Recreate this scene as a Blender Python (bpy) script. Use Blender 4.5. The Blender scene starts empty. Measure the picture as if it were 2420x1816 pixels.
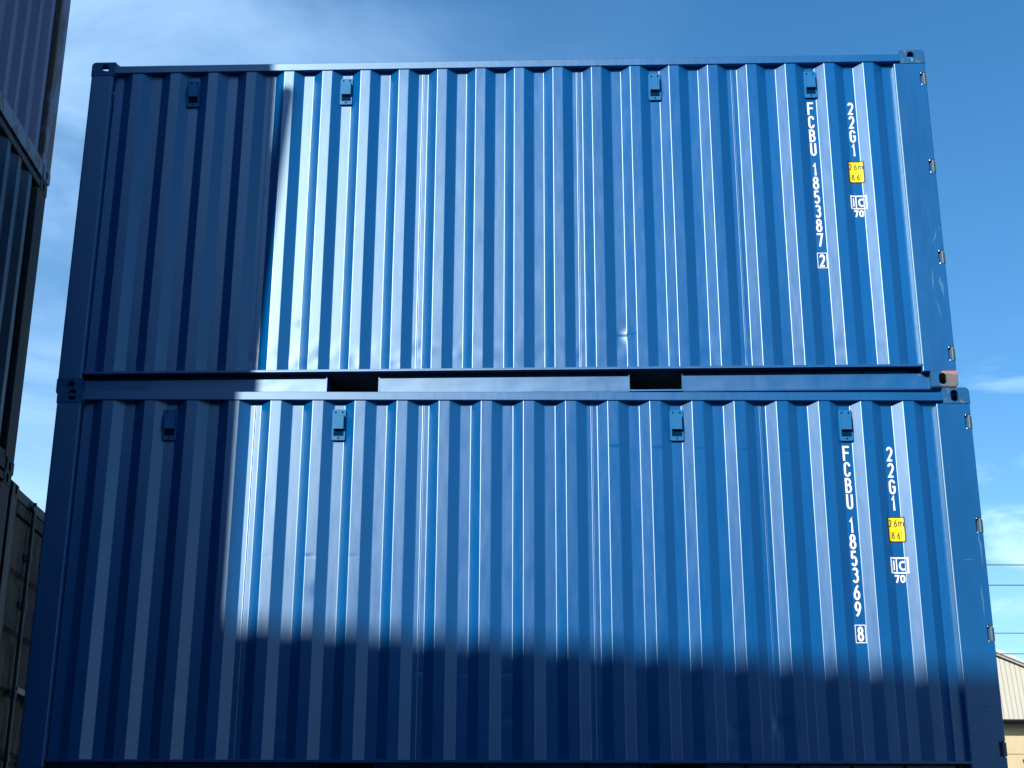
import bpy, bmesh, math, random
from mathutils import Vector, Matrix, noise
R = math.radians
S = bpy.context.scene

# ------------------------------------------------------------------ camera
cd = bpy.data.cameras.new('camera'); cam = bpy.data.objects.new('camera', cd)
S.collection.objects.link(cam); S.camera = cam
cam.location = (3.0774, -9.5724, 1.6979)
cam.rotation_euler = (1.9216, -0.0027, 0.0045)
cd.sensor_width = 36; cd.lens = 3620.4 / 2420 * 36
cd.clip_start = 0.05; cd.clip_end = 3000
S.render.resolution_x, S.render.resolution_y = 1024, 768

# ------------------------------------------------------------------ sun and sky
SUN_AZ, SUN_EL = 29.0, 23.5           # degrees left of straight behind the camera, and up
sun_dir = Vector((-math.sin(R(SUN_AZ)) * math.cos(R(SUN_EL)), -math.cos(R(SUN_AZ)) * math.cos(R(SUN_EL)), math.sin(R(SUN_EL))))
sl = bpy.data.lights.new('sun', 'SUN'); sun = bpy.data.objects.new('sun', sl); S.collection.objects.link(sun)
sl.energy = 4.0; sl.angle = R(0.75); sl.color = (1, 0.955, 0.9)
sun.rotation_euler = sun_dir.to_track_quat('Z', 'Y').to_euler(); sun.location = (-20, -40, 30)

w = bpy.data.worlds.new('World'); S.world = w; w.use_nodes = True
nt = w.node_tree; nt.nodes.clear()
def N(t, **k):
    n = nt.nodes.new(t)
    for a, b in k.items():
        if a.startswith('_'): n.inputs[int(a[1:])].default_value = b
        else: setattr(n, a, b)
    return n
def LK(a, b): nt.links.new(a, b)
sky = N('ShaderNodeTexSky', sky_type='NISHITA', sun_disc=False)
sky.sun_elevation = R(SUN_EL); sky.sun_rotation = R(180 + SUN_AZ)
sky.air_density = 1.0; sky.dust_density = 0.1; sky.ozone_density = 2.0
tc = N('ShaderNodeTexCoord')
nrm = N('ShaderNodeVectorMath', operation='NORMALIZE'); LK(tc.outputs['Generated'], nrm.inputs[0])
sep = N('ShaderNodeSeparateXYZ'); LK(nrm.outputs[0], sep.inputs[0])
hsv = N('ShaderNodeHueSaturation'); hsv.inputs['Saturation'].default_value = 1.33; hsv.inputs['Hue'].default_value = 0.5
LK(sky.outputs[0], hsv.inputs['Color'])
def mr(src, a, b, c, d):
    n = N('ShaderNodeMapRange', interpolation_type='SMOOTHSTEP'); LK(src, n.inputs[0])
    for i, v in enumerate((a, b, c, d)): n.inputs[i + 1].default_value = v
    return n.outputs[0]
def mul(a, b):
    n = N('ShaderNodeMath', operation='MULTIPLY')
    for i, v in enumerate((a, b)):
        if isinstance(v, (int, float)): n.inputs[i].default_value = v
        else: LK(v, n.inputs[i])
    return n.outputs[0]
def add(a, b):
    n = N('ShaderNodeMath', operation='ADD', use_clamp=True)
    for i, v in enumerate((a, b)):
        if isinstance(v, (int, float)): n.inputs[i].default_value = v
        else: LK(v, n.inputs[i])
    return n.outputs[0]
def cloud_noise(scale, rot, sc, det, dist):
    mp = N('ShaderNodeMapping'); mp.inputs['Rotation'].default_value = rot; mp.inputs['Scale'].default_value = sc
    LK(nrm.outputs[0], mp.inputs['Vector'])
    nz = N('ShaderNodeTexNoise'); nz.inputs['Scale'].default_value = scale; nz.inputs['Detail'].default_value = det
    nz.inputs['Roughness'].default_value = 0.55; nz.inputs['Distortion'].default_value = dist
    LK(mp.outputs[0], nz.inputs['Vector']); return nz.outputs[0]
veil_n = mr(cloud_noise(4.0, (0, R(10), 0), (1, 1, 2.6), 6, 0.6), 0.32, 0.70, 0.22, 1.0)
veil = mul(veil_n, mr(sep.outputs['X'], -0.36, 0.17, 0.62, 0.0))
wisp_n = mr(cloud_noise(7.0, (0, R(24), 0), (1, 1, 4.0), 7, 0.9), 0.46, 0.70, 0.0, 1.0)
wband = mul(mr(sep.outputs['Z'], 0.16, 0.235, 0.35, 1.0), mr(sep.outputs['Z'], 0.29, 0.375, 1.0, 0.0))
wisp = mul(mul(wisp_n, wband), mul(mr(sep.outputs['X'], 0.2, 0.3, 0.0, 0.75), 1.0))
low = mr(sep.outputs['Z'], 0.12, 0.33, 0.16, 0.0)
cl = add(add(veil, wisp), low)
mx = N('ShaderNodeMix', data_type='RGBA'); LK(cl, mx.inputs[0]); LK(hsv.outputs[0], mx.inputs[6])
mx.inputs[7].default_value = (4.5, 6.9, 9.8, 1)
bg = N('ShaderNodeBackground'); bg.inputs[1].default_value = 0.114; LK(mx.outputs[2], bg.inputs[0])
wo = N('ShaderNodeOutputWorld'); LK(bg.outputs[0], wo.inputs[0])

S.view_settings.view_transform = 'Standard'; S.view_settings.look = 'None'
S.view_settings.exposure = 0.6; S.view_settings.gamma = 1.0
S.cycles.max_bounces = 6

# ------------------------------------------------------------------ helpers
C = S.collection
def link(name, me, mat=None, parent=None):
    if mat is not None:
        me.materials.clear()
        for m in (mat if isinstance(mat, (list, tuple)) else [mat]): me.materials.append(m)
    o = bpy.data.objects.new(name, me); C.objects.link(o)
    if parent: o.parent = parent
    return o
def bm_obj(name, bm, mat, parent=None, smooth=False, norm=True):
    if norm: bmesh.ops.recalc_face_normals(bm, faces=bm.faces)
    me = bpy.data.meshes.new(name); bm.to_mesh(me); bm.free()
    if smooth:
        for p in me.polygons: p.use_smooth = True
    return link(name, me, mat, parent)
def empty(name, loc, rz=0.0):
    o = bpy.data.objects.new(name, None); C.objects.link(o); o.location = loc; o.rotation_euler = (0, 0, rz); o.empty_display_size = 0.3
    return o
def tag(o, label=None, cat=None, group=None, kind=None):
    if label: o['label'] = label
    if cat: o['category'] = cat
    if group: o['group'] = group
    if kind: o['kind'] = kind
    return o
def kids(o): return [c for c in bpy.data.objects if c.parent == o]
def copy_tree(o, parent=None):
    c = o.copy(); C.objects.link(c)
    if parent: c.parent = parent
    for ch in kids(o): copy_tree(ch, c)
    return c
def box(bm, x0, x1, y0, y1, z0, z1, bev=0.0, seg=1):
    v = [bm.verts.new((x, y, z)) for x in (x0, x1) for y in (y0, y1) for z in (z0, z1)]
    fs = [bm.faces.new([v[i] for i in q]) for q in ((0, 1, 3, 2), (4, 6, 7, 5), (0, 4, 5, 1), (2, 3, 7, 6), (0, 2, 6, 4), (1, 5, 7, 3))]
    if bev:
        es = list({e for f in fs for e in f.edges})
        bmesh.ops.bevel(bm, geom=es, offset=bev, segments=seg, affect='EDGES', profile=0.5)
def prism(bm, pts, axis, a, b):
    """closed polygon pts (2-D) swept along axis from a to b"""
    def mk(p, t):
        return {'x': (t, p[0], p[1]), 'y': (p[0], t, p[1]), 'z': (p[0], p[1], t)}[axis]
    A = [bm.verts.new(mk(p, a)) for p in pts]; B = [bm.verts.new(mk(p, b)) for p in pts]
    n = len(pts); bm.faces.new(A); bm.faces.new(B[::-1])
    for i in range(n): bm.faces.new((A[i], A[(i + 1) % n], B[(i + 1) % n], B[i]))
def cyl(bm, p0, p1, r, seg=16, r2=None):
    p0, p1 = Vector(p0), Vector(p1); d = p1 - p0
    m = Matrix.Translation((p0 + p1) / 2) @ d.to_track_quat('Z', 'Y').to_matrix().to_4x4()
    bmesh.ops.create_cone(bm, cap_ends=True, segments=seg, radius1=r, radius2=r if r2 is None else r2, depth=d.length, matrix=m)
def stadium(cx, cy, w_, h_, seg=10):
    pts = []; r = min(w_, h_) / 2; dx, dy = w_ / 2 - r, h_ / 2 - r
    for q, (sx, sy) in enumerate(((1, 1), (-1, 1), (-1, -1), (1, -1))):
        for i in range(seg + 1):
            a = math.pi / 2 * (q + i / seg)
            pts.append((cx + sx * dx + r * math.cos(a), cy + sy * dy + r * math.sin(a)))
    out = []
    for p in pts:
        if not out or (abs(p[0] - out[-1][0]) + abs(p[1] - out[-1][1])) > 1e-5: out.append(p)
    if (abs(out[0][0] - out[-1][0]) + abs(out[0][1] - out[-1][1])) < 1e-5: out.pop()
    return out

# ------------------------------------------------------------------ materials
def mat(name, build):
    m = bpy.data.materials.new(name); m.use_nodes = True; t = m.node_tree; t.nodes.clear()
    o = t.nodes.new('ShaderNodeOutputMaterial'); b = t.nodes.new('ShaderNodeBsdfPrincipled')
    t.links.new(b.outputs[0], o.inputs[0]); build(t, b); return m
def nz(t, scale, detail=3, rough=0.5, sc=(1, 1, 1), loc=(0, 0, 0), dist=0.0, obj=True):
    c = t.nodes.new('ShaderNodeTexCoord'); mp = t.nodes.new('ShaderNodeMapping'); mp.inputs['Scale'].default_value = sc; mp.inputs['Location'].default_value = loc
    t.links.new(c.outputs['Object'] if obj else c.outputs['Generated'], mp.inputs[0]); n = t.nodes.new('ShaderNodeTexNoise')
    n.inputs['Scale'].default_value = scale; n.inputs['Detail'].default_value = detail; n.inputs['Roughness'].default_value = rough; n.inputs['Distortion'].default_value = dist
    t.links.new(mp.outputs[0], n.inputs[0]); return n.outputs[0]
def ramp(t, src, stops):
    r = t.nodes.new('ShaderNodeValToRGB'); t.links.new(src, r.inputs[0])
    while len(r.color_ramp.elements) < len(stops): r.color_ramp.elements.new(0.5)
    for e, (p, c) in zip(r.color_ramp.elements, stops):
        e.position = p; e.color = (c, c, c, 1) if isinstance(c, (int, float)) else (*c, 1)
    return r.outputs[0]
def mixc(t, f, a, b):
    n = t.nodes.new('ShaderNodeMix'); n.data_type = 'RGBA'
    for i, v in ((0, f), (6, a), (7, b)):
        if isinstance(v, (int, float)): n.inputs[i].default_value = v
        elif isinstance(v, tuple): n.inputs[i].default_value = (*v, 1)
        else: t.links.new(v, n.inputs[i])
    return n.outputs[2]
def bump(t, b, src, dist, strength=1.0, prev=None):
    n = t.nodes.new('ShaderNodeBump'); n.inputs['Distance'].default_value = dist; n.inputs['Strength'].default_value = strength
    t.links.new(src, n.inputs['Height'])
    if prev: t.links.new(prev, n.inputs['Normal'])
    t.links.new(n.outputs[0], b.inputs['Normal']); return n.outputs[0]

def paint(name, col, rough=0.46, coat=1.0, coat_r=0.38, tint=None, ior=1.5, dirt=0.10, seed=0.0, wear=0.0, wcol=(0.16, 0.17, 0.18)):
    def f(t, b):
        d = ramp(t, nz(t, 1.3, 6, 0.6, (1.6, 1.6, 0.35), (seed, 0, 0)), [(0.35, 0.0), (0.75, 1.0)])
        fine = nz(t, 26, 4, 0.6, (1, 1, 0.25), (seed, 3, 0))
        dark = tuple(c * (1 - dirt) for c in col); lite = tuple(min(1, c * (1 + dirt)) for c in col)
        c = mixc(t, d, dark, lite)
        if wear:
            s = ramp(t, nz(t, 3.1, 9, 0.72, (1.4, 1.4, 0.5), (seed + 9, 1, 2)), [(wear, 0.0), (wear + 0.03, 1.0)])
            c = mixc(t, s, c, wcol)
        t.links.new(c, b.inputs['Base Color'])
        t.links.new(ramp(t, fine, [(0.2, rough - 0.05), (0.8, rough + 0.06)]), b.inputs['Roughness'])
        b.inputs['Coat Weight'].default_value = coat; b.inputs['Coat Roughness'].default_value = coat_r; b.inputs['Coat IOR'].default_value = 1.5
        if tint: b.inputs['Specular Tint'].default_value = (*tint, 1); b.inputs['IOR'].default_value = ior
        p = bump(t, b, nz(t, 5.0, 2, 0.5, (1, 1, 0.45), (seed, 7, 0)), 0.0016, 1.0)
        p = bump(t, b, nz(t, 160, 3, 0.6), 0.00035, 0.6, p)
        n = t.nodes[-1]
        t.links.new(p, b.inputs['Coat Normal'])
    return mat(name, f)
def gloss_paint(name, col, rough=0.375, ior=1.95, tint=(0.68, 0.88, 0.95), dirt=0.08, seed=0.0, wav=0.0006):
    m = bpy.data.materials.new(name); m.use_nodes = True; t = m.node_tree; t.nodes.clear()
    o = t.nodes.new('ShaderNodeOutputMaterial'); df = t.nodes.new('ShaderNodeBsdfDiffuse'); gl = t.nodes.new('ShaderNodeBsdfAnisotropic')
    gl.distribution = 'BECKMANN'; gl.inputs['Color'].default_value = (*tint, 1)
    d = ramp(t, nz(t, 1.3, 6, 0.6, (1.6, 1.6, 0.35), (seed, 0, 0)), [(0.35, 0.0), (0.75, 1.0)])
    c = mixc(t, d, tuple(q * (1 - dirt) for q in col), tuple(q * (1 + dirt) for q in col)); t.links.new(c, df.inputs['Color'])
    t.links.new(ramp(t, nz(t, 24, 4, 0.6, (1, 1, 0.2), (seed, 3, 0)), [(0.2, rough - 0.02), (0.8, rough + 0.025)]), gl.inputs['Roughness'])
    class Sink:      # bump() writes to .inputs['Normal']
        inputs = gl.inputs
    p = bump(t, Sink, nz(t, 5.0, 2, 0.5, (1, 1, 0.45), (seed, 7, 0)), wav, 1.0)
    p = bump(t, Sink, nz(t, 150, 3, 0.6), 0.0003, 0.5, p)
    t.links.new(p, df.inputs['Normal'])
    fr = t.nodes.new('ShaderNodeFresnel'); fr.inputs['IOR'].default_value = ior
    mx_ = t.nodes.new('ShaderNodeMixShader'); t.links.new(fr.outputs[0], mx_.inputs[0]); t.links.new(df.outputs[0], mx_.inputs[1]); t.links.new(gl.outputs[0], mx_.inputs[2])
    t.links.new(mx_.outputs[0], o.inputs[0]); return m
BLUE = (0.0001, 0.085, 0.268)
M = {}
M['blue'] = gloss_paint('blue_container_paint', BLUE)
M['blue_lower'] = gloss_paint('blue_container_paint_lower', (0.0001, 0.085, 0.270), seed=13.7)
M['rail'] = gloss_paint('blue_rail_paint', (0.0003, 0.082, 0.25), rough=0.415, dirt=0.14, seed=4.1)
M['vent'] = paint('vent_blue_plastic', (0.004, 0.115, 0.29), rough=0.5, coat=0.0, tint=(.5, .8, 1.0), ior=1.5, seed=2.2)
def rusty(name, base, amount, seed, rust=(0.30, 0.15, 0.09), rust2=(0.42, 0.25, 0.17)):
    def f(t, b):
        n1 = nz(t, 11, 8, 0.68, (1, 1, 1), (seed, seed, 0)); n2 = nz(t, 60, 4, 0.6, (1, 1, 1), (seed, 0, 5))
        m_ = ramp(t, n1, [(amount, 0.0), (amount + 0.05, 1.0)])
        rc = mixc(t, n2, rust, rust2)
        t.links.new(mixc(t, m_, base, rc), b.inputs['Base Color'])
        b.inputs['Specular Tint'].default_value = (.6, .86, .96, 1)
        t.links.new(ramp(t, m_, [(0, 0.45), (1, 0.85)]), b.inputs['Roughness'])
        bump(t, b, n2, 0.001, 0.8)
    return mat(name, f)
M['cast_blue'] = rusty('casting_paint_chipped', (0.001, 0.078, 0.215), 0.63, 1.0)
M['cast_worn'] = rusty('casting_paint_worn', (0.006, 0.08, 0.20), 0.56, 5.0, (0.10, 0.085, 0.08), (0.17, 0.14, 0.13))
def half_rust(t, b):
    c = t.nodes.new('ShaderNodeTexCoord'); sp = t.nodes.new('ShaderNodeSeparateXYZ'); t.links.new(c.outputs['Object'], sp.inputs[0])
    n1 = nz(t, 14, 7, 0.65); n2 = nz(t, 50, 4, 0.6)
    def comb(src, k, off):      # threshold position + noise: the rust has a shape of its own
        m = t.nodes.new('ShaderNodeMath'); m.operation = 'MULTIPLY_ADD'; t.links.new(src, m.inputs[0]); m.inputs[1].default_value = k; m.inputs[2].default_value = off
        a = t.nodes.new('ShaderNodeMath'); a.operation = 'MULTIPLY_ADD'; t.links.new(n1, a.inputs[0]); a.inputs[1].default_value = 0.8; t.links.new(m.outputs[0], a.inputs[2]); return a.outputs[0]
    right = ramp(t, comb(sp.outputs[0], 9.0, 1.10), [(0.48, 0.0), (0.56, 1.0)])
    worn = ramp(t, n1, [(0.46, 0.0), (0.60, 1.0)])
    top = ramp(t, comb(sp.outputs[2], 16.0, 0.74), [(0.66, 0.0), (0.80, 1.0)])
    base = (0.001, 0.078, 0.215); b.inputs['Specular Tint'].default_value = (.6, .86, .96, 1)
    rr = mixc(t, worn, (0.07, 0.13, 0.17), (0.17, 0.12, 0.10)); rr = mixc(t, top, rr, (0.34, 0.18, 0.14))
    t.links.new(mixc(t, right, base, rr), b.inputs['Base Color']); b.inputs['Roughness'].default_value = 0.65
    bump(t, b, n2, 0.001, 0.8)
M['cast_rust'] = mat('casting_rust', half_rust)
M['steel'] = mat('zinc_steel', lambda t, b: (b.inputs['Base Color'].__setattr__('default_value', (0.30, 0.34, 0.36, 1)), b.inputs['Metallic'].__setattr__('default_value', 0.85), t.links.new(ramp(t, nz(t, 40), [(0.2, 0.25), (0.8, 0.45)]), b.inputs['Roughness'])))
def flat(name, col, rough=0.6, var=0.12, scale=8.0, bmp=0.0):
    def f(t, b):
        n = nz(t, scale, 6, 0.6)
        t.links.new(mixc(t, n, tuple(c * (1 - var) for c in col), tuple(min(1, c * (1 + var)) for c in col)), b.inputs['Base Color'])
        b.inputs['Roughness'].default_value = rough
        if bmp: bump(t, b, nz(t, scale * 6, 5, 0.6), bmp)
    return mat(name, f)
M['white'] = flat('white_marking_vinyl', (0.84, 0.85, 0.87), 0.45, 0.03)
M['yellow'] = flat('yellow_marking_vinyl', (0.95, 0.72, 0.0), 0.45, 0.03)
M['black'] = flat('black_marking_vinyl', (0.02, 0.018, 0.02), 0.45, 0.05)
M['mouth'] = flat('vent_mouth', (0.002, 0.018, 0.05), 0.7, 0.1)
M['hingeg'] = flat('hinge_steel', (0.06, 0.11, 0.14), 0.5, 0.3, 60)
M['dark'] = flat('dark_steel', (0.03, 0.035, 0.045), 0.6, 0.3)
M['under'] = flat('underframe_bitumen_recess_shade', (0.018, 0.02, 0.024), 0.8, 0.3)
M['scuff'] = flat('scuffed_primer', (0.03, 0.14, 0.28), 0.7, 0.3, 30)
M['purple'] = paint('faded_slate_paint', (0.095, 0.10, 0.19), rough=0.55, coat=0.15, coat_r=0.4, dirt=0.25, seed=21, wear=0.62, wcol=(0.05, 0.045, 0.05))
M['purple_rail'] = paint('faded_slate_rail', (0.15, 0.165, 0.26), rough=0.6, coat=0.1, dirt=0.25, seed=23, wear=0.50, wcol=(0.085, 0.055, 0.04))
M['teal'] = paint('weathered_teal_paint', (0.008, 0.045, 0.11), rough=0.5, coat=0.1, coat_r=0.4, dirt=0.4, seed=31, wear=0.53, wcol=(0.030, 0.026, 0.024))
M['teal_rail'] = paint('weathered_teal_rail', (0.02, 0.032, 0.04), rough=0.8, coat=0.05, dirt=0.3, seed=35, wear=0.5, wcol=(0.06, 0.042, 0.032))
M['green'] = paint('dark_green_paint', (0.006, 0.022, 0.028), rough=0.7, coat=0.1, dirt=0.4, seed=41, wear=0.55, wcol=(0.04, 0.033, 0.03))
M['beige'] = paint('grimy_beige_paint', (0.085, 0.062, 0.040), rough=0.85, coat=0.0, dirt=0.5, seed=51, wear=0.49, wcol=(0.014, 0.014, 0.016))
M['beige_rail'] = paint('grimy_grey_rail', (0.028, 0.026, 0.026), rough=0.7, coat=0.05, dirt=0.3, seed=55, wear=0.56, wcol=(0.03, 0.026, 0.024))
M['rod'] = flat('grey_lock_rod_paint', (0.045, 0.047, 0.052), 0.55, 0.25)
M['yard_red'] = paint('oxide_red_paint', (0.05, 0.012, 0.01), rough=0.6, coat=0.1, dirt=0.25, seed=61)
M['yard_grey'] = paint('pale_grey_paint', (0.03, 0.05, 0.09), rough=0.6, coat=0.1, dirt=0.2, seed=65)
M['yard_blue'] = paint('old_navy_paint', (0.02, 0.05, 0.12), rough=0.6, coat=0.1, dirt=0.2, seed=66)

# ------------------------------------------------------------------ container geometry
L, D, H = 6.058, 2.438, 2.591
PITCH, C0 = 0.2794, 0.342
Y_OUT, Y_IN = 0.013, 0.055
RB = 0.0105

def arc_profile(corners):
    """corners: list of (x, y, radius); returns points with rounded bends and support points"""
    pts = [corners[0][:2]]
    for i in range(1, len(corners) - 1):
        x, y, r = corners[i]
        a = Vector(corners[i - 1][:2]); b = Vector((x, y)); c = Vector(corners[i + 1][:2])
        u = (a - b).normalized(); v = (c - b).normalized()
        ang = math.acos(max(-1, min(1, u.dot(v)))); tl = r / math.tan(ang / 2)
        if r <= 0: pts.append((x, y)); continue
        p0 = b + u * tl; p1 = b + v * tl
        pts.append(tuple(b + u * (tl + 0.002)))
        n = 5
        for k in range(n + 1):
            t = k / n
            q = (1 - t) ** 2 * p0 + 2 * t * (1 - t) * b + t * t * p1
            pts.append(tuple(q))
        pts.append(tuple(b + v * (tl + 0.002)))
    pts.append(corners[-1][:2])
    return pts
def side_profile():
    cs = [(0.172, Y_IN, 0)]
    k = 0
    seams = [3, 7, 11, 15]
    for k in range(20):
        c = C0 + PITCH * k
        cs += [(c - 0.104, Y_IN, RB), (c - 0.036, Y_OUT, RB), (c + 0.036, Y_OUT, RB), (c + 0.104, Y_IN, RB)]
        if k in seams:      # welded sheet joint on the inner flat to the right of this ridge
            s = c + PITCH / 2
            cs += [(s - 0.0090, Y_IN, 0.0), (s - 0.0070, Y_IN, 0.0), (s - 0.0055, Y_IN - 0.0005, 0.0), (s + 0.0015, Y_IN - 0.0005, 0.0), (s + 0.0018, Y_IN + 0.0004, 0.0), (s + 0.0028, Y_IN, 0.0), (s + 0.0048, Y_IN, 0.0)]
    cs.append((5.836, Y_IN, 0))
    return arc_profile(cs)
PROF = side_profile()
def prof_y(x):
    for (x0, y0), (x1, y1) in zip(PROF, PROF[1:]):
        if x0 <= x <= x1 and x1 > x0: return y0 + (y1 - y0) * (x - x0) / (x1 - x0)
    return Y_IN
def side_panel(seed, dents, amp=0.0006):
    bm = bmesh.new()
    zs = [0.158]; z = 0.158
    while z < 2.52: z += 0.034 if z > 0.5 else 0.026; zs.append(min(z, 2.531))
    for (dx_, dz_, rx, rz, dp) in dents:      # finer rows through each dent
        if rz < 0.05: zs += [dz_ + rz * f for f in (-2, -1.3, -.8, -.4, 0, .4, .8, 1.3, 2)]
    zs = sorted(set(round(z, 4) for z in zs if 0.158 <= z <= 2.531)); rows = []
    for z in zs:
        row = []
        for (x, y) in PROF:
            ed = min(1.0, (z - 0.158) / 0.15, (2.531 - z) / 0.15)
            if 5.12 < x < 5.62 and 0.80 < z < 2.45: ed = 0.0      # lettering sits on undisturbed sheet
            cell = round((x - C0) / (PITCH / 2))
            n = noise.noise(Vector((cell * 7.3 + seed, z * 0.9, seed * 1.7))) + 0.5 * noise.noise(Vector((cell * 3.1, z * 2.6, seed)))
            dy = amp * n * ed
            tilt = 0.0055 * noise.noise(Vector((cell * 5.7 + seed, z * 0.55, 3.3))) * ed
            xc = C0 + cell * PITCH / 2
            dy += tilt * (x - xc)
            lowb = math.exp(-((z - 0.30) / 0.10) ** 2)
            dy += lowb * 0.0022 * noise.noise(Vector((x * 14, z * 9, seed)))
            for (dx_, dz_, rx, rz, dp) in dents:
                q = ((x - dx_) / rx) ** 2 + ((z - dz_) / rz) ** 2
                if q < 9: dy += dp * math.exp(-q)
            row.append(bm.verts.new((x, y + dy, z)))
        rows.append(row)
    for r0, r1 in zip(rows, rows[1:]):
        for i in range(len(r0) - 1): bm.faces.new((r0[i], r0[i + 1], r1[i + 1], r1[i]))
    me = bpy.data.meshes.new('side_panel'); bm.to_mesh(me); bm.free()
    for p in me.polygons: p.use_smooth = True
    return me
def simple_corr(length, x0, zlo, zhi, depth=0.04, pitch=0.25):
    """plain corrugated sheet for ends: returns bmesh in (x, y, z), ridges outward at y=0"""
    cs = [(x0, depth, 0)]; x = x0 + 0.06
    while x + pitch < length - 0.02:
        cs += [(x, depth, RB), (x + pitch * .25, 0.0, RB), (x + pitch * .5, 0.0, RB), (x + pitch * .75, depth, RB)]; x += pitch
    cs.append((length, depth, 0)); pr = arc_profile(cs); bm = bmesh.new()
    a = [bm.verts.new((x, y, zlo)) for x, y in pr]; b = [bm.verts.new((x, y, zhi)) for x, y in pr]
    for i in range(len(a) - 1): bm.faces.new((a[i], a[i + 1], b[i + 1], b[i]))
    return bm

# corner casting: hollow block with oval openings, cut with booleans once
def casting_mesh():
    W_, T_, Z_ = 0.178, 0.162, 0.118
    bm = bmesh.new(); r = 0.030
    pts = []
    for i in range(9):
        a = math.pi / 2 + math.pi / 2 * i / 8          # outer upper corner, big radius
        pts.append((r + r * math.cos(a), Z_ - r + r * math.sin(a)))
    rr = 0.007
    for cx, cz, a0 in ((rr, rr, math.pi), (W_ - rr, rr, 1.5 * math.pi), (W_ - rr, Z_ - rr, 0)):
        for i in range(4): a = a0 + math.pi / 2 * i / 3; pts.append((cx + rr * math.cos(a), cz + rr * math.sin(a)))
    prism(bm, pts, 'y', 0, T_)
    es = [e for e in bm.edges if abs(e.verts[0].co.y - e.verts[1].co.y) < 1e-6]
    bmesh.ops.recalc_face_normals(bm, faces=bm.faces)
    bmesh.ops.bevel(bm, geom=es, offset=0.005, segments=2, affect='EDGES')
    o = bm_obj('tmp', bm, None)
    def cutter(fn):
        b = bmesh.new(); fn(b); return bm_obj('tmpc', b, None)
    cs = [cutter(lambda b: box(b, 0.030, W_ - 0.020, 0.028, T_ - 0.020, 0.018, Z_ - 0.028)),
          cutter(lambda b: prism(b, stadium(0.1015, 0.059, 0.051, 0.080), 'y', -0.02, 0.05)),
          cutter(lambda b: prism(b, stadium(0.089, 0.059, 0.051, 0.080), 'x', -0.02, 0.05)),
          cutter(lambda b: prism(b, stadium(0.1015, 0.089, 0.118, 0.064), 'z', 0.06, 0.15))]
    for c in cs:
        m = o.modifiers.new('b', 'BOOLEAN'); m.operation = 'DIFFERENCE'; m.solver = 'EXACT'; m.object = c
    dg = bpy.context.evaluated_depsgraph_get(); dg.update()
    me = bpy.data.meshes.new_from_object(o.evaluated_get(dg))
    for q in [o] + cs: bpy.data.objects.remove(q)
    me.name = 'corner_casting'; return me
CAST = casting_mesh()
def cast_variant(fx, fy, fz):
    me = CAST.copy()
    for v in me.vertices: v.co = (v.co.x * (-1 if fx else 1), v.co.y * (-1 if fy else 1), v.co.z * (-1 if fz else 1))
    if (fx + fy + fz) % 2: me.flip_normals()
    for p in me.polygons: p.use_smooth = False
    return me
CV = {(a, b, c): cast_variant(a, b, c) for a in (0, 1) for b in (0, 1) for c in (0, 1)}

def post_poly(w_, dep, r=0.010, seg=5):
    """L-section post seen from above: (x, y) outline with rounded outer corners"""
    pts = []
    def arc(cx, cy, a0, rad=r):
        for i in range(seg + 1): a = a0 + math.pi / 2 * i / seg; pts.append((cx + rad * math.cos(a), cy + rad * math.sin(a)))
    arc(r, r, math.pi); arc(w_ - r, r, 1.5 * math.pi); pts.append((w_, 0.052)); pts.append((0.062, 0.052)); pts.append((0.062, dep)); pts.append((0.0, dep))
    return pts

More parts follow.
